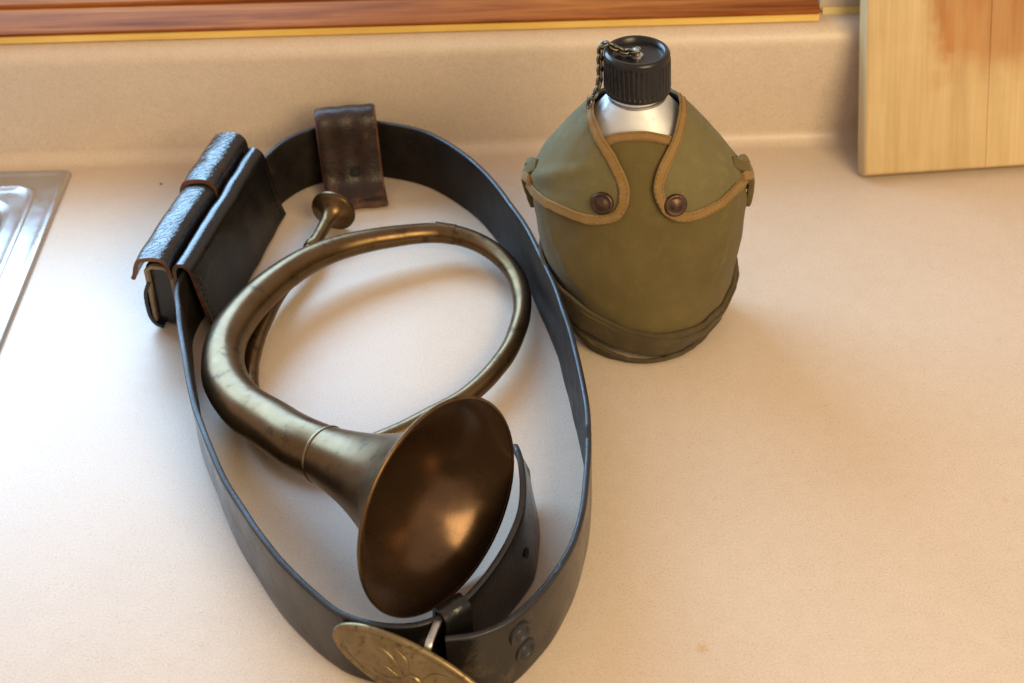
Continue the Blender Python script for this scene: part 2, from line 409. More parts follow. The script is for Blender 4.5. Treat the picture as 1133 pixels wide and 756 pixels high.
# stainless sink: rim, ledge and bowl as nested rounded loops
sk = thing('kitchen_sink', (-597, 610, 0), 'stainless steel drop-in sink rim let into the worktop at the left', 'sink')
def rr_loop(inset, rad, z):
    x0, x1, y0, y1 = -878 + inset, -316 - inset, 350 + inset, 870 - inset; out = []
    for cx, cy, a0 in ((x1 - rad, y1 - rad, 0), (x0 + rad, y1 - rad, 90), (x0 + rad, y0 + rad, 180), (x1 - rad, y0 + rad, 270)):
        for k in range(11):
            a = R(a0 + 9 * k); out.append((cx + rad * math.cos(a), cy + rad * math.sin(a), z))
    return out
def loops(seq):
    V = []
    for s in seq: V += rr_loop(*s)
    return V, grid_faces(len(seq), 44, close_c=True)
V, F = loops([(0, 5, 0.3), (0.4, 5, 1.6), (1.6, 5, 2.9), (3.2, 5, 3.4), (5.0, 5, 3.2), (6.8, 6, 2.3), (9, 7, 1.9), (14, 10, 1.8), (18.5, 14, 1.9)])
rim = build('rim', V, F, 'steel', sk, angle=60)
V, F = loops([(18.5, 14, 1.9), (19.6, 14, 2.9), (21.2, 14, 3.1), (22.6, 14, 2.6), (24, 15, 1.2), (27, 16, 0.6), (33, 20, 0.2)])
build('inner_bead', V, F, 'steel', sk, angle=60)
V, F = loops([(33, 20, 0.2), (36, 22, -1.0), (38.5, 24, -4), (40, 26, -10), (44, 30, -80), (49, 34, -145), (56, 38, -158), (70, 40, -164)])
F.append(tuple(range(7 * 44, 8 * 44)))
build('bowl', V, F, 'steel', sk, angle=60)

# ================================================================== CUTTING BOARD
cb_dir = Vector((116.4, 8.0, 0)).normalized(); cb_lean = R(23.5)
cb_n = Vector((-cb_dir.y, cb_dir.x, 0))                       # horizontally towards the wall
cb_up = (Vector((0, 0, 1)) * math.cos(cb_lean) + cb_n * math.sin(cb_lean)).normalized()
cb_back = cb_dir.cross(cb_up); cb_back = cb_back if cb_back.y > 0 else -cb_back
cb = thing('cutting_board', (250, 825, 0), 'pale wooden cutting board with orange stain leaning on the backsplash', 'cutting board')
cb.rotation_mode = 'QUATERNION'
cb.rotation_quaternion = Matrix((cb_dir, cb_back, cb_up)).transposed().to_quaternion()
ch = [(0, 86.5), (86.7, 176), (176.2, 262)]
for i, (u0, u1) in enumerate(ch):
    bm = bmesh.new(); bmesh.ops.create_cube(bm, size=1)
    w = u1 - u0; h = 340; th = 18
    z0 = th * math.sin(cb_lean) * 0 + 0.3
    for v in bm.verts:
        v.co = Vector(((v.co.x + 0.5) * w + u0, (v.co.y + 0.5) * th, (v.co.z + 0.5) * h + z0)) * MM
    # rounded outer edges, fine chamfer at the glue joints
    def is_outer(e):
        mx = (e.verts[0].co + e.verts[1].co) / 2
        vert = abs(e.verts[0].co.z - e.verts[1].co.z) > 0.1
        if vert: return (i == 0 and mx.x < 0.001) or (i == 2 and mx.x > (u1 - 1) * MM)
        return abs(e.verts[0].co.x - e.verts[1].co.x) > 0.01
    eo = [e for e in bm.edges if is_outer(e)]
    bmesh.ops.bevel(bm, geom=eo, offset=2.6 * MM, segments=4, profile=0.5, affect='EDGES')
    ej = [e for e in bm.edges if abs(e.verts[0].co.z - e.verts[1].co.z) > 0.1 and min(v.co.x for v in e.verts) > (u1 - 0.01) * MM and i < 2 or
          abs(e.verts[0].co.z - e.verts[1].co.z) > 0.1 and max(v.co.x for v in e.verts) < (u0 + 0.01) * MM and i > 0]
    if ej: bmesh.ops.bevel(bm, geom=ej, offset=0.25 * MM, segments=1, affect='EDGES')
    me = bpy.data.meshes.new('plank'); bm.to_mesh(me); bm.free()
    me.polygons.foreach_set('use_smooth', [True] * len(me.polygons)); me.set_sharp_from_angle(angle=R(35))
    me.materials.append(M['board'])
    o = bpy.data.objects.new('plank', me); COL.objects.link(o); o.parent = cb
# the tilted board stands on its rear lower edge: lift so that this edge meets the worktop
low = min((cb.rotation_quaternion @ Vector(v.co)).z for o in cb.children for v in o.data.vertices)
cb.location.z = -low

# ================================================================== LEATHER BELT
def strap_mesh(name, path2, height, th, parent, z0=0.6, lean=None, mats=('leather', 'leather_in', 'leather_edge'), taper=None):
    """leather strap standing on edge along a plan path; the left-hand side of the path is the inner face"""
    path = resample(catmull([Vector((x, y, 0)) for x, y in path2], 14), 3.0)
    n = len(path); V = []; FM = []
    zs = [0.0, 0.012, 0.05, 0.18, 0.34, 0.5, 0.66, 0.82, 0.95, 0.988, 1.0]
    ins = [0.62, 0.9, 1, 1, 1, 1, 1, 1, 1, 0.9, 0.62]
    ring = len(zs) * 2
    for i, p in enumerate(path):
        t = (path[min(i + 1, n - 1)] - path[max(i - 1, 0)]).normalized(); nn = Vector((-t.y, t.x, 0))
        hs = taper(i / (n - 1)) if taper else 1.0
        ln = (lean(i / (n - 1)) if lean else 0) + 2.0 * noise.noise(p * 0.014)
        for side in (1, -1):
            seq = list(zip(zs, ins))
            if side == -1: seq = seq[::-1]
            for s, k in seq:
                zz = z0 + height * (0.5 + (s - 0.5) * hs) + 0.9 * noise.noise(p * 0.025 + Vector((7, 3, 0)))*s
                wob = 0.9 * noise.noise(p * 0.022 + Vector((2, 8, 1))) + 0.35 * noise.noise(Vector((p.x * 0.05, p.y * 0.05, zz * 0.06)))
                q = p + nn * (side * th / 2 * k + wob + ln * (s - 0.85)); V.append((q.x, q.y, max(zz, 0.3)))
    F = grid_faces(n, ring, close_c=True)
    m = len(zs)
    for i in range(n - 1):
        for j in range(ring):
            if j in (m - 1, ring - 1, 0, m - 2, m, ring - 2): FM.append(2)
            else: FM.append(1 if j < m - 1 else 0)
    F.append(tuple(range(ring))); F.append(tuple(range((n - 1) * ring, n * ring))); FM += [2, 2]
    return build(name, V, F, list(mats), parent, fm=FM, angle=50), path

belt = thing('leather_belt', (-80, 600, 0), 'black leather belt standing on edge in an oval loop around the bugle', 'belt')
belt_path = [(0.3, 538), (4.4, 510), (1.8, 478), (-9.5, 448.5), (-24.5, 425), (-39.5, 413.2), (-56, 410.6), (-75, 415), (-90.2, 424.5), (-114.2, 452), (-135.8, 485.2), (-153.9, 517.6), (-170.6, 559.4), (-183.5, 601), (-195, 648), (-199, 676), (-191.5, 712), (-180, 762), (-166, 806), (-152, 832), (-134.7, 846), (-110, 853), (-88, 851.4), (-56.1, 837.8), (-30.9, 811), (-9.8, 774.8), (7.1, 732.7), (19.9, 689), (28.9, 644.3), (36.0, 591.4), (38.9, 554.2), (38.3, 526.5), (34.2, 487.8), (26.6, 458.1), (14.6, 433.1), (-2.8, 413.0), (-19, 404.2), (-34, 402.0)]
# drawn clockwise seen from above: the right-hand side of the path is the inner face -> reverse so that left is inner
path_rev = belt_path[::-1]
def tail_taper(u): return 1.0 if u < 0.978 else math.sqrt(max(0.0, 1 - ((u - 0.978) / 0.0222) ** 2)) * 0.62 + 0.38
def tail_lean(u): return 7.0 * min(1.0, max(0.0, (u - 0.918) / 0.03))
strap, BP = strap_mesh('strap', path_rev, 45, 3.4, belt, taper=tail_taper, lean=tail_lean)
def belt_at(x, y):
    i = min(range(len(BP)), key=lambda k: (BP[k].x - x) ** 2 + (BP[k].y - y) ** 2)
    t = (BP[min(i + 1, len(BP) - 1)] - BP[max(i - 1, 0)]).normalized()
    return BP[i], t, Vector((t.y, -t.x, 0))           # outward normal (right-hand side)
# row of punched holes in the tongue: dark discs painted as the shade inside
for (x, y) in ((-24.5 + 30, 470), (4, 500)):
    p, t, o = belt_at(x - 1, y)
    V, F = lathe_geo(p + Vector((0, 0, 23.5)) + o * 3.6, o + Vector((0, 0, 0.15)), [(0, 1.7), (0.9, 1.9), (1.15, 2.4), (1.2, 2.6), (1.0, 3.0)], 20, True)
    build('punched_hole', V, F, 'dark', strap)
    break
# two stamped rings on the outer face
for (x, y, z, r) in ((-1.2, 414.3, 33, 6.4), (1.0, 416, 18, 6.4)):
    p, t, o = belt_at(x, y)
    base = Vector((p.x, p.y, z)) + o * 1.7
    V, F = lathe_geo(base, o, [(-0.6, r + 0.4), (0.9, r), (1.3, r - 0.8), (0.9, r - 1.8), (0.2, r - 2.4), (0.2, r - 3.4), (0.9, r - 4.0), (1.2, r - 5.2)], 32, False, True)
    build('stamped_ring', V, F, 'leather_edge', strap)
# keeper loop round the doubled tongue
p, t, o = belt_at(-31, 419)
loopL = []
prof = thick_profile([(-4.6, 1.5), (-4.8, 10), (-4.8, 40), (-4.2, 47.2), (-2.4, 48.8), (2.4, 48.8), (4.2, 47.2), (4.8, 40), (4.8, 10), (4.6, 1.5)], 2.0)
al = []
for k in range(-5, 6):
    q, tt, oo = belt_at(p.x + t.x * k * 1.4, p.y + t.y * k * 1.4)
    c = p + t * (k * 1.45)
    bow = Vector((0, 0, 0.25 * math.sin(k)))
    al.append((c + bow, o, (0, 0, 1)))
V, F = extrude_profile(prof, al)
build('keeper_loop', V, F, 'leather', belt, angle=45)

# oval stamped brass buckle plate on the front of the belt
yaw, rl = R(-24), R(-18)
bu = Vector((math.cos(yaw), math.sin(yaw), 0)); bn = Vector((math.sin(yaw), -math.cos(yaw), 0)); bv = Vector((0, 0, 1))
BL = bu * math.cos(rl) + bv * math.sin(rl); BS = -bu * math.sin(rl) + bv * math.cos(rl)
BC = Vector((-48, 396.5, 26)); SL, SS = 44.0, 22.5
def oval(k, h, seg=72):
    return [BC + BL * (SL - k) * math.cos(2 * math.pi * i / seg) + BS * (SS - k) * math.sin(2 * math.pi * i / seg) + bn * h for i in range(seg)]
V = []
rings = [(1.2, -1.4), (0.3, -1.0), (0, 0), (0.4, 1.1), (1.4, 1.7), (2.6, 1.5), (3.4, 0.8), (4.2, 0.9), (6, 1.7), (9, 2.6), (13, 3.4), (17, 3.9), (21, 4.1)]
for k, h in rings: V += oval(k, h)
F = grid_faces(len(rings), 72, close_c=True); F.append(tuple(range((len(rings) - 1) * 72, len(rings) * 72))); F.append(tuple(range(72)))
buckle = build('buckle_plate', V, F, 'plate_brass', belt, angle=55)
tag(buckle, 'tarnished oval brass plate with raised scrollwork')
def plate_pt(x, y):
    q = math.sqrt((x / SL) ** 2 + (y / SS) ** 2); k = (1 - q) * SS
    hs = [(0, 0), (1.4, 1.7), (2.6, 1.5), (4.2, 0.9), (6, 1.7), (9, 2.6), (13, 3.4), (17, 3.9), (23, 4.1)]
    h = 4.1
    for (a, ha), (b, hb) in zip(hs, hs[1:]):
        if a <= k <= b: h = ha + (hb - ha) * (k - a) / (b - a); break
    return BC + BL * x + BS * y + bn * (h + 0.15)
def relief(pts, r):
    path = resample([plate_pt(p.x, p.y) for p in catmull([Vector((x, y, 0)) for x, y in pts], 8)], 0.8)
    n = len(path)
    return tube_geo(path, [r * (0.35 + 0.65 * math.sin(math.pi * (i + 0.5) / n)) for i in range(n)], 8)
scrolls = []
for s in (1, -1):
    for q in (1, -1):
        scrolls += [([(s * 6, q * 2), (s * 12, q * 8), (s * 20, q * 10), (s * 27, q * 6), (s * 25, q * 1.5), (s * 20, q * 3), (s * 21, q * 6)], 0.9),
                    ([(s * 4, q * 6), (s * 7, q * 12), (s * 14, q * 14.5)], 0.8), ([(s * 29, q * 2), (s * 33, q * 5), (s * 35, q * 1)], 0.8),
                    ([(s * 17, q * 13.5), (s * 24, q * 12), (s * 30, q * 9)], 0.7)]
    scrolls += [([(s * 8, -1), (s * 14, 0.5), (s * 18, 0)], 0.8)]
for pts, r in scrolls:
    V, F = relief(pts, r); build('raised_scroll', V, F, 'plate_brass', buckle, angle=80)
V, F = lathe_geo(BC + bn * 4.0, bn, [(0, 5.2), (0.8, 4.8), (1.0, 3.8), (0.6, 3.0), (0.9, 2.0), (1.3, 0.8)], 28, False, True)
build('raised_boss', V, F, 'plate_brass', buckle)
# steel hook joining plate and tongue
hk = resample(catmull([Vector(v) for v in ((-42.5, 397.5, 40), (-42.0, 397.6, 44.2), (-41.0, 400, 46.0), (-39.3, 405.5, 46.4), (-37.8, 410.5, 46.2), (-37.2, 413.5, 44.5), (-37.2, 415.6, 41))], 6), 1.0)
T, N = frames(hk); V = []
for p, t, n in zip(hk, T, N):
    b = t.cross(n)
    for u, w in round_rect(3.4, 1.8, 0.5, 2):
        side = Vector((0.93, -0.05, 0)); side = (side - t * side.dot(t)).normalized(); up2 = side.cross(t)
        V.append(p + side * u + up2 * w)
F = grid_faces(len(hk), 12, close_c=True); F += [tuple(range(12)), tuple(range((len(hk) - 1) * 12, len(hk) * 12))]
build('hook', V, F, 'iron', belt)

# ================================================================== LEATHER POUCH on the belt
pc = Vector((-183.2, 745, 0)); pt = Vector((0.212, 0.977, 0)).normalized(); po = Vector((-pt.y, pt.x, 0))
pouch = thing('leather_pouch', tuple(pc + po * 14), 'black leather belt pouch with curled lid at the far left of the belt', 'pouch')
def pouch_piece(name, line, th, t0, t1, mats, parent=pouch, n=26, wob=0.5, shift=None, fm=None, smooth=True):
    prof = thick_profile(smooth2(line, 5) if smooth else line, th); al = []
    for k in range(n + 1):
        s = k / n; tt = t0 + (t1 - t0) * s
        sh = shift(s) if shift else 0
        c = pc + pt * tt + po * (wob * noise.noise(Vector((tt * 0.05, len(name), 1))) + sh) + Vector((0, 0, wob * noise.noise(Vector((tt * 0.06, 3, len(name))))))
        al.append((c, po, (0, 0, 1)))
    V, F = extrude_profile(prof, al)
    m = len(prof); h = m // 2 - 1
    FM = []
    for i in range(n):
        for j in range(m): FM.append(0 if j < h else (1 if h + 1 <= j < m - 2 else 2))
    FM += [2, 2]
    return build(name, V, F, mats, parent, fm=FM, angle=42)
LS = ['smooth_leather', 'smooth_leather', 'raw_edge']
pouch_piece('belt_sleeve', [(-15.0, 2.2), (-12.5, 10), (-9, 28), (-6.8, 42), (-5.2, 49), (-2.6, 52.4), (0.6, 53.2), (3.6, 51.6), (5.2, 47), (5.6, 36), (5.8, 20), (5.8, 6)], 2.6, -67, 65, LS)
# box body: closed shell between the sleeve and the lid
bm_prof = [(7.4, 3), (7.4, 46), (11, 49.5), (20, 49.5), (25.5, 47), (27, 42), (27.5, 6), (25, 3)]
al = [(pc + pt * tt, po, (0, 0, 1)) for tt in (-62, -60.5, -30, 0, 30, 60.5, 62)]
V, F = extrude_profile(bm_prof, al)
build('pouch_body', V, F, 'leather', pouch)
# raw-edged end gusset of the body facing the viewer
gp = thick_profile([(9.5, 5), (9.0, 44), (13, 48), (21, 48), (25, 45), (26, 6)], 2.4)
V, F = extrude_profile(gp, [(pc + pt * tt, po, (0, 0, 1)) for tt in (-65, -64.6, -62.1)])
build('end_gusset', V, F, 'pouch_in', pouch)
lid = [(8.4, 43), (9.2, 51.5), (11.5, 55.4), (16, 56.6), (23, 55.6), (27.4, 53.6), (30.0, 48.6), (31.8, 42.6), (33.4, 40.2)]
pouch_piece('lid_flap', lid, 2.8, -68, 17, ['gloss_leather', 'gloss_leather', 'raw_edge'], wob=0.9, shift=lambda s: 0.8 * math.sin(s * 3.0))
lid2 = [(8.0, 44), (8.6, 53.6), (11.0, 58.0), (16, 59.6), (23.5, 58.6), (28.6, 56.0), (31.4, 50.4), (32.6, 42.0), (33.0, 34)]
pouch_piece('lid_end_flap', lid2, 3.0, 13, 71, ['gloss_leather', 'gloss_leather', 'raw_edge'], wob=0.8)
# curled closing tab below the lid
tb = thick_profile(smooth2([(27, 36), (30.5, 28), (31.5, 18), (31, 9), (28.5, 4), (24, 2)], 5), 2.4)
V, F = extrude_profile(tb, [(pc + pt * tt + po * d, po, (0, 0, 1)) for tt, d in ((-66, -2.5), (-64, -2), (-58, -2), (-48, -2), (-44, -2.5))])
build('closing_tab', V, F, 'leather', pouch)

SV, SF = [], []
def stitch(c, t, n, L=1.5, wd=0.35, hh=0.3):
    t = t.normalized(); n = n.normalized(); s = n.cross(t).normalized(); b0 = len(SV)
    SV.extend([c - t * L - s * wd, c - t * L + s * wd, c + t * L + s * wd, c + t * L - s * wd, c - t * L * 0.6 + n * hh, c + t * L * 0.6 + n * hh])
    SF.extend([(b0, b0 + 1, b0 + 4), (b0 + 2, b0 + 3, b0 + 5), (b0 + 1, b0 + 2, b0 + 5, b0 + 4), (b0 + 3, b0, b0 + 4, b0 + 5)])
dn = (po * (-12.5 + 6.8) + Vector((0, 0, 10 - 42))).normalized(); nrm = pt.cross(dn); nrm = nrm if nrm.dot(po) < 0 else -nrm
for tt in (-62.5, 60.5):
    for k in range(9):
        z_ = 8 + k * 4.2; o_ = -12.9 + (z_ - 10) / 32 * 5.8
        stitch(pc + pt * tt + po * (o_ - 1.55) + Vector((0, 0, z_)), dn, nrm)
st = build('stitching', SV, SF, 'brown_leather', pouch); st['kind'] = 'stuff'

# ================================================================== LEATHER HANGER on the belt
hd = Vector((0.985, 0.10, 0)).normalized(); hb = Vector((-hd.y, hd.x, 0))
hang = thing('leather_hanger', (-108, 845, 0), 'worn dark brown leather hanger folded over the back of the belt', 'belt hanger')
line = smooth2([(17, 5), (16.5, 26), (15.5, 44), (12.5, 53.5), (6, 57.2), (0, 56.6), (-4.2, 51.5), (-6.4, 40), (-10.5, 24), (-19, 11), (-30, 4.2), (-34, 2.6)], 6)
prof = thick_profile(line, 4.2)
us = [-21.0, -20.4, -19.2] + [-17 + 2.0 * k for k in range(18)] + [18.4, 19.6, 20.5, 21.0]
C0 = Vector((-110.5, 843.5, 0)); V2 = []
mid = smooth2([(17, 5), (16.5, 26), (15.5, 44), (12.5, 53.5), (6, 57.2), (0, 56.6), (-4.2, 51.5), (-6.4, 40), (-9.5, 24), (-15, 11), (-26, 4.4), (-33, 3.0)], 6)
for u in us:
    e = max(0.0, (abs(u) - 19) / 2.0)
    prof = thick_profile(mid, 5.0 * (1 - 0.55 * e * e))
    for y, z in prof:
        wv = 0.4 * math.sin(u * 0.42) + 0.7 * noise.noise(Vector((u * 0.06, z * 0.05, y * 0.04)))
        dz = 0.12 * abs(u) * 0.2 if z > 50 else 0
        sk_ = max(0, -(y + 2)) * 0.10
        V2.append(C0 + hd * (u + sk_) + hb * (y + wv) + Vector((0, 0, max(z - dz, 0.4))))
m = len(prof); h = m // 2 - 1; FM = []
F = grid_faces(len(us), m, close_c=True); F += [tuple(range(m)), tuple(range((len(us) - 1) * m, len(us) * m))]
for i in range(len(us) - 1):
    for j in range(m):
        edge = i < 1 or i >= len(us) - 3 or j == h or j >= m - 2 or j == h + 1 or j == h - 1
        FM.append(1 if edge else 0)
FM += [1, 1]
hst = build('folded_strap', V2, F, ['brown_leather', 'raw_edge'], hang, fm=FM, angle=42)
# punched slot near the end of the tongue: dark cap coloured like its inner shade
V, F = lathe_geo(Vector((-105.2, 829.2, 19.6)), (0.0, -0.62, 0.78), [(-0.5, 2.2), (0.6, 2.9), (1.0, 3.4), (0.5, 4.0)], 20, True)
build('punched_hole', V, F, 'dark', hst)

# ================================================================== BUGLE
bell_c = Vector((-36.92, 472.0, 56.9)); bell_n = Vector((0.7711, -0.623, 0.1313)).normalized()
bugle = thing('brass_bugle', (-80, 620, 0), 'coiled tarnished brass bugle with wide bell lying inside the leather belt', 'bugle')
flare = [(0, 56.2), (1.5, 53.6), (4, 49.8), (8, 45.0), (14, 39.4), (21, 34.2), (30, 29.0), (40, 24.8), (50, 21.4), (60, 18.8), (70, 16.8), (80, 15.2), (84, 14.8)]
fp = [(p.x, p.y) for p in catmull([Vector((a, b, 0)) for a, b in flare], 4)]
outer = [(-d, r) for d, r in fp]; inner = [(-d - 0.3, r - 0.9) for d, r in fp]
prof = outer[::-1] + [(0.5, 56.3), (0.7, 55.8), (0.3, 55.2)] + inner
V, F = lathe_geo(bell_c, bell_n, prof, 96)
no = len(outer)
FM = [0 if i < no else 1 for i in range(len(prof) - 1) for _ in range(96)]
bell = build('bell', V, F, ['brass', 'brass_in'], bugle, fm=FM, angle=60)
ringt = []
d, a, b = axis_basis(bell_n)
pth = [bell_c - d * 0.3 + (a * math.cos(t * math.pi / 60) + b * math.sin(t * math.pi / 60)) * 56.1 for t in range(121)]
V, F = tube_geo(pth, [0.9] * 121, 10, cap=False); build('rim_bead', V, F, 'brass', bell)
V, F = lathe_geo(bell_c - bell_n * 80, bell_n, [(-1.0, 15.1), (-0.8, 15.7), (0, 15.95), (0.8, 15.7), (1.0, 15.1)], 64)
build('ferrule', V, F, 'solder', bugle)
# tubing: from the bell joint round the coil to the mouthpiece receiver
up = [(-98.6, 521.8, 46.4, 15.2), (-114.0, 534.3, 43.8, 14.6), (-130.7, 552.6, 39.5, 14.0), (-149.5, 573.7, 35.5, 13.4), (-164.0, 603.3, 32.0, 12.7), (-167.0, 641.0, 29.5, 11.9), (-153.6, 682.4, 27.0, 10.4), (-128.4, 719.1, 25.0, 8.9), (-95.6, 741.4, 22.5, 7.5), (-49.3, 754.1, 19.0, 6.5), (-19.7, 744.4, 17.0, 6.2), (0.5, 718.7, 15.0, 6.0), (7.1, 685.6, 13.0, 5.8), (0.8, 649.5, 12.0, 5.7), (-11.9, 622.5, 11.5, 5.6), (-27.8, 601.6, 11.0, 5.8), (-48.2, 585.7, 11.0, 5.7), (-65.6, 573.5, 11.0, 5.6), (-88, 562, 11, 5.5), (-112, 560, 10.5, 5.4), (-135, 574, 10.5, 5.3), (-149, 600, 10.5, 5.2), (-155.4, 628.0, 10.5, 5.1), (-155.0, 660.8, 10.5, 5.0), (-148.5, 698.6, 10.8, 5.0), (-138.5, 725.4, 11.5, 4.9), (-129.5, 750.6, 12.8, 4.8)]
c4 = []
P4 = [Vector((*p[:3],)) for p in up]; pts = catmull(P4, 10)
rr = [p[3] for p in up]; radii = []
for i in range(len(up) - 1):
    for k in range(10): radii.append(rr[i] + (rr[i + 1] - rr[i]) * k / 10)
radii.append(rr[-1])
for _ in range(6): radii = [radii[0]] + [(radii[i - 1] + radii[i] + radii[i + 1]) / 3 for i in range(1, len(radii) - 1)] + [radii[-1]]
# small dents and unevenness of old tubing
radii = [r * (1 + 0.02 * noise.noise(p * 0.05)) for r, p in zip(radii, pts)]
V, F = tube_geo(pts, radii, 40)
V = [v + Vector((noise.noise(v * 0.06), noise.noise(v * 0.06 + Vector((9, 0, 0))), 0)) * 0.25 for v in V]
tubing = build('coiled_tubing', V, F, 'brass', bugle, angle=70)
# solder joint on the back of the coil
q = Vector((-42.0, 753.9, 18.7)); V, F = lathe_geo(q, (0.97, -0.20, -0.06), [(-7, 6.4), (-6.8, 6.9), (6.8, 6.8), (7, 6.3)], 40); build('sleeve_joint', V, F, 'brass', tubing)
# mouthpiece
mc = Vector((-118.0, 789.5, 15.4)); md = (mc - Vector((-129.5, 750.6, 12.8))).normalized()
V, F = lathe_geo(Vector((-129.5, 750.6, 12.8)), md, [(-3, 4.9), (-2.5, 5.6), (2.5, 5.6), (3, 4.6), (12, 4.2), (26, 4.4), (31, 5.2), (34, 7.0), (36, 9.6), (37.4, 12.2), (38.4, 14.0), (39.2, 15.0), (40.2, 15.2), (41.4, 14.8), (42.0, 13.6), (41.4, 12.0), (38, 9.0), (33, 4.5), (30, 2.5)], 48, True, True)
mp = build('mouthpiece', V, F, 'brass', bugle, angle=60)
V, F = lathe_geo(Vector((-129.5, 750.6, 12.8)) + md * 39.9, md, [(-1.1, 14.7), (-0.9, 15.4), (0.5, 15.5), (1.1, 15.0)], 48); build('mouthpiece_rim', V, F, 'brass', mp)

# ================================================================== CANTEEN and its canvas cover
CAN = (80.5, 688.0); CYAW = R(-7.0)
CAN_TAB = [(0, 40, 28, 17), (3, 45, 32, 17), (10, 49.5, 35.5, 17), (25, 54.5, 37.5, 17), (60, 60.8, 37, 16), (90, 62, 35, 14), (100, 60, 33.5, 13), (110, 55.5, 32, 11.5), (120, 49, 30, 9.5), (130, 41.5, 27.5, 7), (139, 34, 25, 5), (146, 28, 22.5, 3), (151, 23.5, 20.5, 1.5), (155, 19.5, 18.5, 0.5), (158, 17, 17, 0)]
def tab_at(tab, z):
    if z <= tab[0][0]: return tab[0][1:]
    for a, b in zip(tab, tab[1:]):
        if z <= b[0]:
            t = (z - a[0]) / (b[0] - a[0]); return tuple(x + (y - x) * t for x, y in zip(a[1:], b[1:]))
    return tab[-1][1:]
def tab_s(z):
    s = [0, 0, 0]
    for k in (-4, -2, 0, 2, 4):
        v = tab_at(CAN_TAB, min(max(z + k, 0), 158))
        for i in range(3): s[i] += v[i] / 5
    return s
def cbase(phi, z):
    a, b, c = tab_s(z); n = 2.0 / (2.05 + 0.3 * min(1, max(0, z) / 70))
    sx = math.copysign(abs(math.sin(phi)) ** n, math.sin(phi)); cy = math.copysign(abs(math.cos(phi)) ** n, math.cos(phi))
    return Vector((a * sx, -b * cy + c * sx * sx - c * 0.45, z))
def to_world(p):
    c, s = math.cos(CYAW), math.sin(CYAW)
    return Vector((CAN[0] + p.x * c - p.y * s - 0.045 * p.z + 4.5 * (1 - min(p.z, 60) / 60) ** 2, CAN[1] + p.x * s + p.y * c - 0.02 * p.z, p.z))
def cpt_n(phi, z):
    e = 0.02
    n = (cbase(phi + e, z) - cbase(phi - e, z)).cross(cbase(phi, z + 0.8) - cbase(phi, z - 0.8))
    return n.normalized() if n.length > 1e-9 else Vector((0, 0, 1))
def can_pt(phi, z, off=0.0):
    p = cbase(phi, z)
    if off: p = p + cpt_n(phi, z) * off
    return to_world(p)
def interp(tab, x):
    if x <= tab[0][0]: return tab[0][1]
    for a, b in zip(tab, tab[1:]):
        if x <= b[0]: return a[1] + (b[1] - a[1]) * (x - a[0]) / (b[0] - a[0])
    return tab[-1][1]

canteen = thing('canteen', (CAN[0], CAN[1], 0), 'aluminium canteen bottle with black ribbed screw cap and small chain', 'canteen')
V = []; NP = 64
zs = [2, 4, 8, 16, 30, 50, 70, 90, 100, 108, 116, 124, 130, 136, 141, 145, 149, 152, 155, 157]
for z in zs:
    for k in range(NP): V.append(can_pt(-math.pi + 2 * math.pi * k / NP, z, -1.5))
cax = Vector((-0.045, -0.02, 1)); c0 = Vector((CAN[0], CAN[1], 0))
def can_ring(z, r, n, off=0.0): return [c0 + cax * z + Vector((math.sin(-math.pi + 2 * math.pi * k / n) * r, -math.cos(-math.pi + 2 * math.pi * k / n) * r, 0)) for k in range(n)]
for z, r in ((159, 15.2), (161, 14.9), (165, 14.9)): V += can_ring(z, r, NP)
F = grid_faces(len(zs) + 3, NP, close_c=True); F += [tuple(range(NP)), tuple(range((len(zs) + 2) * NP, (len(zs) + 3) * NP))]
build('bottle', V, F, 'alu', canteen, angle=70)
# cap with moulded grip ribs
NK = 168; V = []
prof = [(162.2, 15.6, 0), (162.0, 17.6, 0), (162.6, 18.3, 0), (164.6, 18.5, 0), (165.2, 18.1, 1), (181.5, 17.9, 1), (182.4, 18.0, 0), (184.6, 18.1, 0), (185.9, 17.5, 0), (186.6, 16.4, 0), (186.5, 15.2, 0), (185.6, 14.2, 0), (183.4, 13.6, 0), (183.0, 12.5, 0), (182.8, 6, 0), (182.8, 1, 0)]
for z, r, rib in prof:
    for k in range(NK):
        rk = r + (0.5 if (k % 4 in (0, 1)) else -0.15) * rib
        a = 2 * math.pi * k / NK; V.append(c0 + cax * z + Vector((math.cos(a) * rk, math.sin(a) * rk, 0)))
F = grid_faces(len(prof), NK, close_c=True); F.append(tuple(range((len(prof) - 1) * NK, len(prof) * NK)))
cap = build('screw_cap', V, F, 'bakelite', canteen, angle=35)
ctr = c0 + cax * 182.8
V, F = lathe_geo(ctr, cax, [(0, 3.6), (0.8, 3.4), (1.1, 2.6), (1.3, 1.7), (3.0, 1.6), (3.6, 2.4), (4.4, 2.2), (4.8, 1.0)], 24, False, True)
build('chain_stud', V, F, 'iron', cap)
# retaining chain, link by link
cpath = resample(catmull([Vector(v) for v in ((71.0, 683.6, 186.4), (66.0, 685.0, 185.2), (60.5, 687.0, 186.6), (56.2, 688.4, 188.2), (53.2, 688.6, 187.0), (52.4, 688.0, 181), (52.4, 686.8, 174), (52.2, 685.4, 168), (51.2, 684.6, 163.5), (49.6, 683.4, 160), (47.4, 682.6, 157.5), (46.5, 682.6, 154))], 8), 3.0)
link_me = None
T, N = frames(cpath)
V = []; ns, nr = 18, 7
for k in range(ns):
    a = 2 * math.pi * k / ns; cx, cy = 2.5 * math.cos(a), 1.5 * math.sin(a)
    for j in range(nr):
        bb = 2 * math.pi * j / nr; rr_ = 0.8
        V.append(Vector((cx + math.cos(a) * math.cos(bb) * rr_, cy + math.sin(a) * math.cos(bb) * rr_, math.sin(bb) * rr_)))
F = grid_faces(ns, nr, close_c=True, close_r=True)
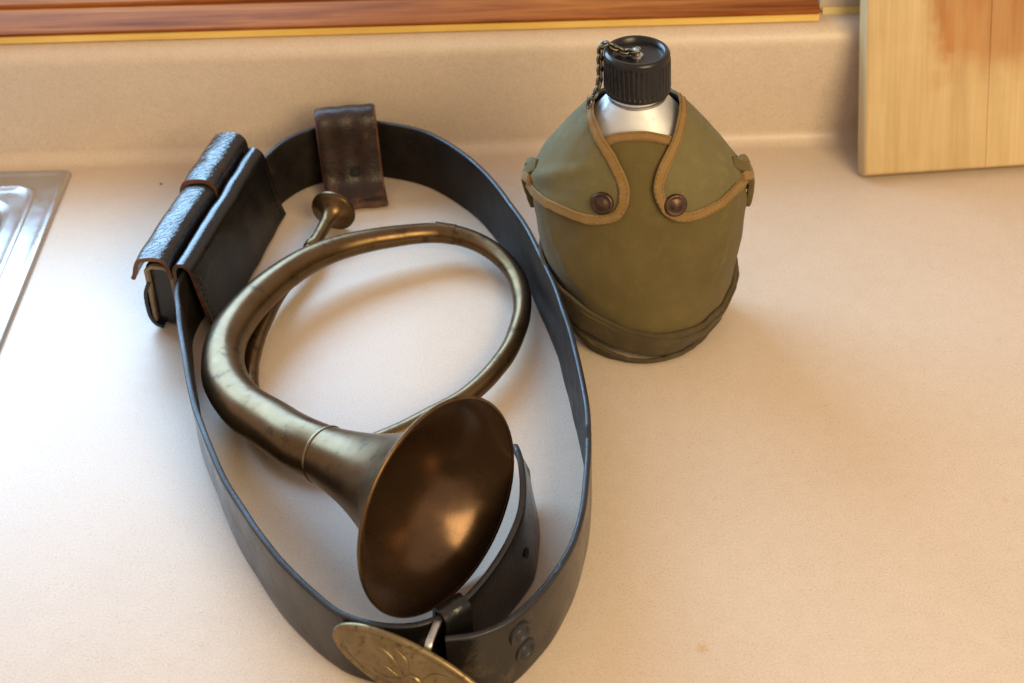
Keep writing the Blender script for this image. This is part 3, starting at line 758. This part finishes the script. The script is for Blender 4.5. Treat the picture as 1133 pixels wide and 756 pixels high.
for i, (p, t, n) in enumerate(zip(cpath, T, N)):
    if link_me is None:
        lo = build('chain_link', V, F, 'chain', None, angle=80); link_me = lo.data
    else:
        lo = bpy.data.objects.new('chain_link', link_me); COL.objects.link(lo)
    lo.parent = canteen
    b = t.cross(n)
    x, y = (n, b) if i % 2 == 0 else (b, -n)
    ang = 0.35; y1 = x * math.sin(ang) + y * math.cos(ang); 
    rotm = Matrix((t, y1.normalized(), t.cross(y1).normalized())).transposed()
    lo.matrix_local = Matrix.Translation(Vector(p) * MM - canteen.location) @ rotm.to_4x4()
# collar holding the chain on the neck
V, F = lathe_geo(c0 + cax * 158.8, cax, [(-0.9, 15.2), (-0.7, 16.3), (0.7, 16.3), (0.9, 15.2)], 40); build('neck_collar', V, F, 'iron', canteen)

cover = thing('canteen_cover', (CAN[0], CAN[1] + 1, 0), 'olive canvas canteen cover with tan bound flaps and two bronze snaps', 'canteen cover')
TOP = [(-3.2, 150), (-2.2, 148), (-1.3, 138), (-0.75, 134), (-0.492, 140.1), (-0.313, 144.3), (-0.035, 146.7), (0.224, 146.6), (0.533, 142.1), (0.8, 136), (1.3, 138), (2.2, 148), (3.2, 150)]
def wr(phi, z, amp=0.8):
    q = Vector((math.sin(phi) * 3.0, math.cos(phi) * 3.0, z * 0.028))
    w = amp * (1.15 * noise.noise(q) + 0.6 * noise.noise(q * 2.3) + 0.28 * noise.noise(q * 6.0))
    def ridge(p0, z0, p1, z1, hgt, wid):
        ax, az, bx, bz = p0 * 50, z0, p1 * 50, z1; px = phi * 50
        t = max(0, min(1, ((px - ax) * (bx - ax) + (z - az) * (bz - az)) / ((bx - ax) ** 2 + (bz - az) ** 2)))
        d2 = (px - ax - t * (bx - ax)) ** 2 + (z - az - t * (bz - az)) ** 2
        return hgt * math.exp(-d2 / (wid * wid)) * math.sin(math.pi * (0.12 + 0.76 * t))
    for r_ in ((-1.45, 100, -0.55, 126, 2.4, 4.0), (-1.3, 97, -0.7, 108, -0.9, 3.0), (1.45, 106, 0.75, 128, 2.0, 4.0), (1.2, 106, 0.55, 112, -0.8, 3.0), (-0.95, 85, -0.6, 50, 1.5, 3.6), (1.0, 88, 0.72, 45, 1.7, 3.8), (0.15, 96, 0.35, 70, 1.0, 3.5), (-0.55, 92, -0.85, 62, -1.1, 3.5), (-0.35, 92, -0.1, 60, -0.6, 5.0), (0.3, 60, 0.1, 34, 0.6, 5.0), (-0.8, 55, -0.3, 38, 0.7, 3.5), (0.9, 40, 0.4, 26, 0.8, 3.5)):
        w += ridge(*r_)
    return w
NPH, NZ = 120, 56; V = []
for i in range(NZ + 1):
    for k in range(NPH):
        phi = -math.pi + 2 * math.pi * k / NPH
        z = 0.6 + (interp(TOP, phi) - 0.6) * (i / NZ)
        V.append(can_pt(phi, z, 0.9 + wr(phi, z)))
F = grid_faces(NZ + 1, NPH, close_c=True); F.append(tuple(range(NPH)))
build('body_panel', V, F, 'canvas', cover, angle=70)
def flap(name, upper, lower, sgn):
    n, m = 44, 26; top = []; bot = []
    p_out, p_in = upper[0][0], upper[-1][0]
    sg = 1 if p_in > p_out else -1
    U = sorted([(p, z) for p, z in upper]); Lw = sorted([(p, z) for p, z in lower])
    for i in range(n + 1):
        s = math.sin(i / n * math.pi / 2) ** 1.0
        phi = p_out + (p_in - p_out) * s
        z0, z1 = interp(Lw, phi), interp(U, phi)
        for j in range(m + 1):
            z = z0 + (z1 - z0) * j / m
            w = wr(phi, z) + 0.35 * noise.noise(Vector((phi * 4, z * 0.08, 5 * sgn)))
            top.append(can_pt(phi, z, 3.1 + w)); bot.append(can_pt(phi, z, 1.5 + w))
    V = top + bot; nb = len(top); nc = m + 1
    F = grid_faces(n + 1, nc) + grid_faces(n + 1, nc, base=nb)
    for j in range(m):
        for r in (0, n): F.append((r * nc + j, r * nc + j + 1, nb + r * nc + j + 1, nb + r * nc + j))
    for i in range(n):
        for c in (0, m): F.append((i * nc + c, (i + 1) * nc + c, nb + (i + 1) * nc + c, nb + i * nc + c))
    return build(name, V, F, 'flap', cover, angle=60)
UL = [(-2.7, 152), (-1.75, 151.4), (-1.45, 150.5), (-0.924, 147.4), (-0.55, 141.5), (-0.305, 135.5), (-0.161, 127.8), (-0.089, 119.5), (-0.080, 114)]
LL = [(-2.7, 95), (-1.55, 95), (-1.2, 96), (-0.9, 97.0), (-0.64, 97.9), (-0.4, 98.1), (-0.233, 100), (-0.13, 103.8), (-0.088, 110), (-0.080, 114)]
UR = [(2.7, 153), (1.75, 152.6), (1.5, 152), (1.106, 149.5), (0.727, 143.7), (0.455, 136.6), (0.278, 129.1), (0.203, 121.2), (0.190, 116)]
LR = [(2.7, 99), (1.55, 101.5), (1.3, 104.0), (1.106, 104.8), (0.816, 103.2), (0.562, 101.7), (0.374, 102.0), (0.249, 106.9), (0.200, 112.8), (0.190, 116)]
fl = flap('flap', UL, LL, -1); fr = flap('flap', UR, LR, 1)
def tape(name, path, width, off, parent, m='tape', th=0.9, wobble=0.45, jit=1.0):
    """ribbon lying on the canteen surface along (phi, z) points"""
    pp = catmull([Vector((p[0] * 50, p[1], p[2] if len(p) > 2 else 0)) for p in path], 8)
    pp = resample(pp, 1.3)
    C = [to_world(cbase(q.x / 50, q.y) + cpt_n(q.x / 50, q.y) * (off + q.z + wr(q.x / 50, q.y))) for q in pp]
    Nn = []
    for q in pp:
        a = to_world(cbase(q.x / 50, q.y)); b = to_world(cbase(q.x / 50, q.y) + cpt_n(q.x / 50, q.y)); Nn.append((b - a).normalized())
    prof = [(-width / 2, 0), (-width / 2 + 0.35, th * 0.8), (-width / 4, th), (0, th * 0.9), (width / 4, th), (width / 2 - 0.35, th * 0.8), (width / 2, 0), (width / 2 - 0.4, -th * 0.5), (-width / 2 + 0.4, -th * 0.5)]
    V = []
    for i, (c, nn) in enumerate(zip(C, Nn)):
        t = (C[min(i + 1, len(C) - 1)] - C[max(i - 1, 0)]).normalized(); s = nn.cross(t).normalized()
        jw = 1 + 0.07 * noise.noise(c * 0.12 * jit); ju = wobble * noise.noise(c * 0.09 * jit + Vector((4, 4, 4)))
        for u, w in prof: V.append(c + s * (u * jw + ju) + nn * (w + 0.2 * noise.noise(c * 0.25 + Vector((u, 0, 0)))))
    n = len(prof); F = grid_faces(len(C), n, close_c=True); F += [tuple(range(n)), tuple(range((len(C) - 1) * n, len(C) * n))]
    V = [Vector((v.x, v.y, max(v.z, 0.4))) for v in V]
    o = build(name, V, F, m, parent, angle=50)
    if name == 'binding':
        SV, SF = [], []
        for row in (-0.33, 0.33):
            for i in range(1, len(C) - 2, 2):
                t = (C[i + 1] - C[i]).normalized(); s = Nn[i].cross(t).normalized(); c = C[i] + s * (width * row) + Nn[i] * (th + 0.10)
                L, wd, hh = t * 0.85, s * 0.28, Nn[i] * 0.22
                b0 = len(SV); SV += [c - L - wd, c - L + wd, c + L + wd, c + L - wd, c - L * 0.6 + hh, c + L * 0.6 + hh]
                SF += [(b0, b0 + 1, b0 + 4), (b0 + 2, b0 + 3, b0 + 5), (b0 + 1, b0 + 2, b0 + 5, b0 + 4), (b0 + 3, b0, b0 + 4, b0 + 5)]
        st = build('stitching', SV, SF, 'thread', o if parent is cover else parent); st['kind'] = 'stuff'
    return o
tape('binding', [(p, z) for p, z in UL[1:-1]] + [(-0.083, 112)] + [(p, z) for p, z in LL[1:-1]][::-1], 6.0, 3.6, fl)
tape('binding', [(p, z) for p, z in UR[1:-1]] + [(0.194, 114)] + [(p, z) for p, z in LR[1:-1]][::-1], 6.0, 3.6, fr)
tape('binding', [(-0.62, 137.4), (-0.492, 140.4), (-0.313, 144.3), (-0.035, 146.2), (0.224, 146.2), (0.533, 142.4), (0.70, 139.2)], 5.2, 1.6, cover)
# snaps
for phi, z in ((-0.262, 109.6), (0.325, 109.6)):
    a = can_pt(phi, z, 4.0); b = can_pt(phi, z, 5.0)
    V, F = lathe_geo(a, b - a, [(-0.8, 6.5), (0.5, 6.6), (1.3, 6.1), (1.5, 5.2), (1.1, 4.4), (1.3, 3.6), (2.1, 2.4), (2.4, 1.0)], 36, False, True)
    sn = build('snap', V, F, 'snap', cover, angle=60)
    V, F = lathe_geo(a, b - a, [(1.9, 1.9), (2.6, 1.7), (2.8, 0.9)], 24, False, True); build('snap_button', V, F, 'snap', sn)
# bunched cloth ends at the side seams
for s_, zz in ((-1, 97), (1, 104)):
    tape('seam_ear', [(s_ * 1.42, zz + 11, 0.5), (s_ * 1.50, zz + 6, 2.6), (s_ * 1.56, zz, 4.2), (s_ * 1.58, zz - 5, 3.6), (s_ * 1.58, zz - 12, 1.8), (s_ * 1.57, zz - 22, 0.2)], 7.5, 1.2, cover, 'canvas', 2.4, 1.6, 3.0)
    tape('seam_ear', [(s_ * 1.36, zz + 3, 2.2), (s_ * 1.46, zz + 1, 3.8), (s_ * 1.56, zz - 1, 5.0), (s_ * 1.64, zz + 2, 4.4), (s_ * 1.74, zz + 5, 2.0)], 5.6, 1.4, cover, 'tape', 1.8, 1.3, 3.0)
    tape('seam_ear', [(s_ * 1.47, zz + 9, 1.0), (s_ * 1.60, zz + 7, 4.4), (s_ * 1.70, zz + 1, 5.0), (s_ * 1.68, zz - 8, 3.0), (s_ * 1.62, zz - 13, 1.0)], 5.0, 1.0, cover, 'flap', 2.0, 1.4, 3.0)
# flat web strap hugging the foot of the cover
sp = [(-2.2, 38, 1.0), (-1.5, 40, 1.4), (-1.05, 35, 4.0), (-0.73, 31, 5.2), (-0.5, 26.5, 5.0), (-0.23, 19.5, 3.8), (0.0, 14.5, 2.8), (0.25, 12, 2.8), (0.66, 9.5, 2.4), (1.05, 12, 2.0), (1.4, 18, 1.8), (1.62, 24, 1.6), (2.0, 30, 1.2)]
tape('web_strap', sp, 15, 0.9, cover, 'web', 1.5, 0.7)
tape('web_strap', [(p, z + 8.0, o - 0.9) for p, z, o in sp], 5.0, 0.9, cover, 'web', 1.5, 1.0)
tape('web_strap', [(-1.1, 17, 4.5), (-0.8, 14, 7.0), (-0.5, 9.5, 8.5), (-0.2, 6.6, 8.5), (0.08, 5.4, 7.2), (0.4, 5.2, 5.4), (0.75, 5.8, 3.0), (1.1, 8, 1.5)], 10.0, 1.0, cover, 'web', 1.6, 0.6)

# ================================================================== small marks on the worktop
V, F = lathe_geo((-248.6, 850.3, 0.2), (0, 0, 1), [(0, 0.9), (0.3, 0.85), (0.55, 0.5), (0.6, 0.2)], 12, True, True)
V = [v + Vector((noise.noise(v), noise.noise(v + Vector((5, 5, 5))), 0)) * 0.5 for v in V]
tag(build('crumb', V, F, 'crumb'), 'tiny dark crumb on the worktop near the backsplash left of the pouch', 'crumb')
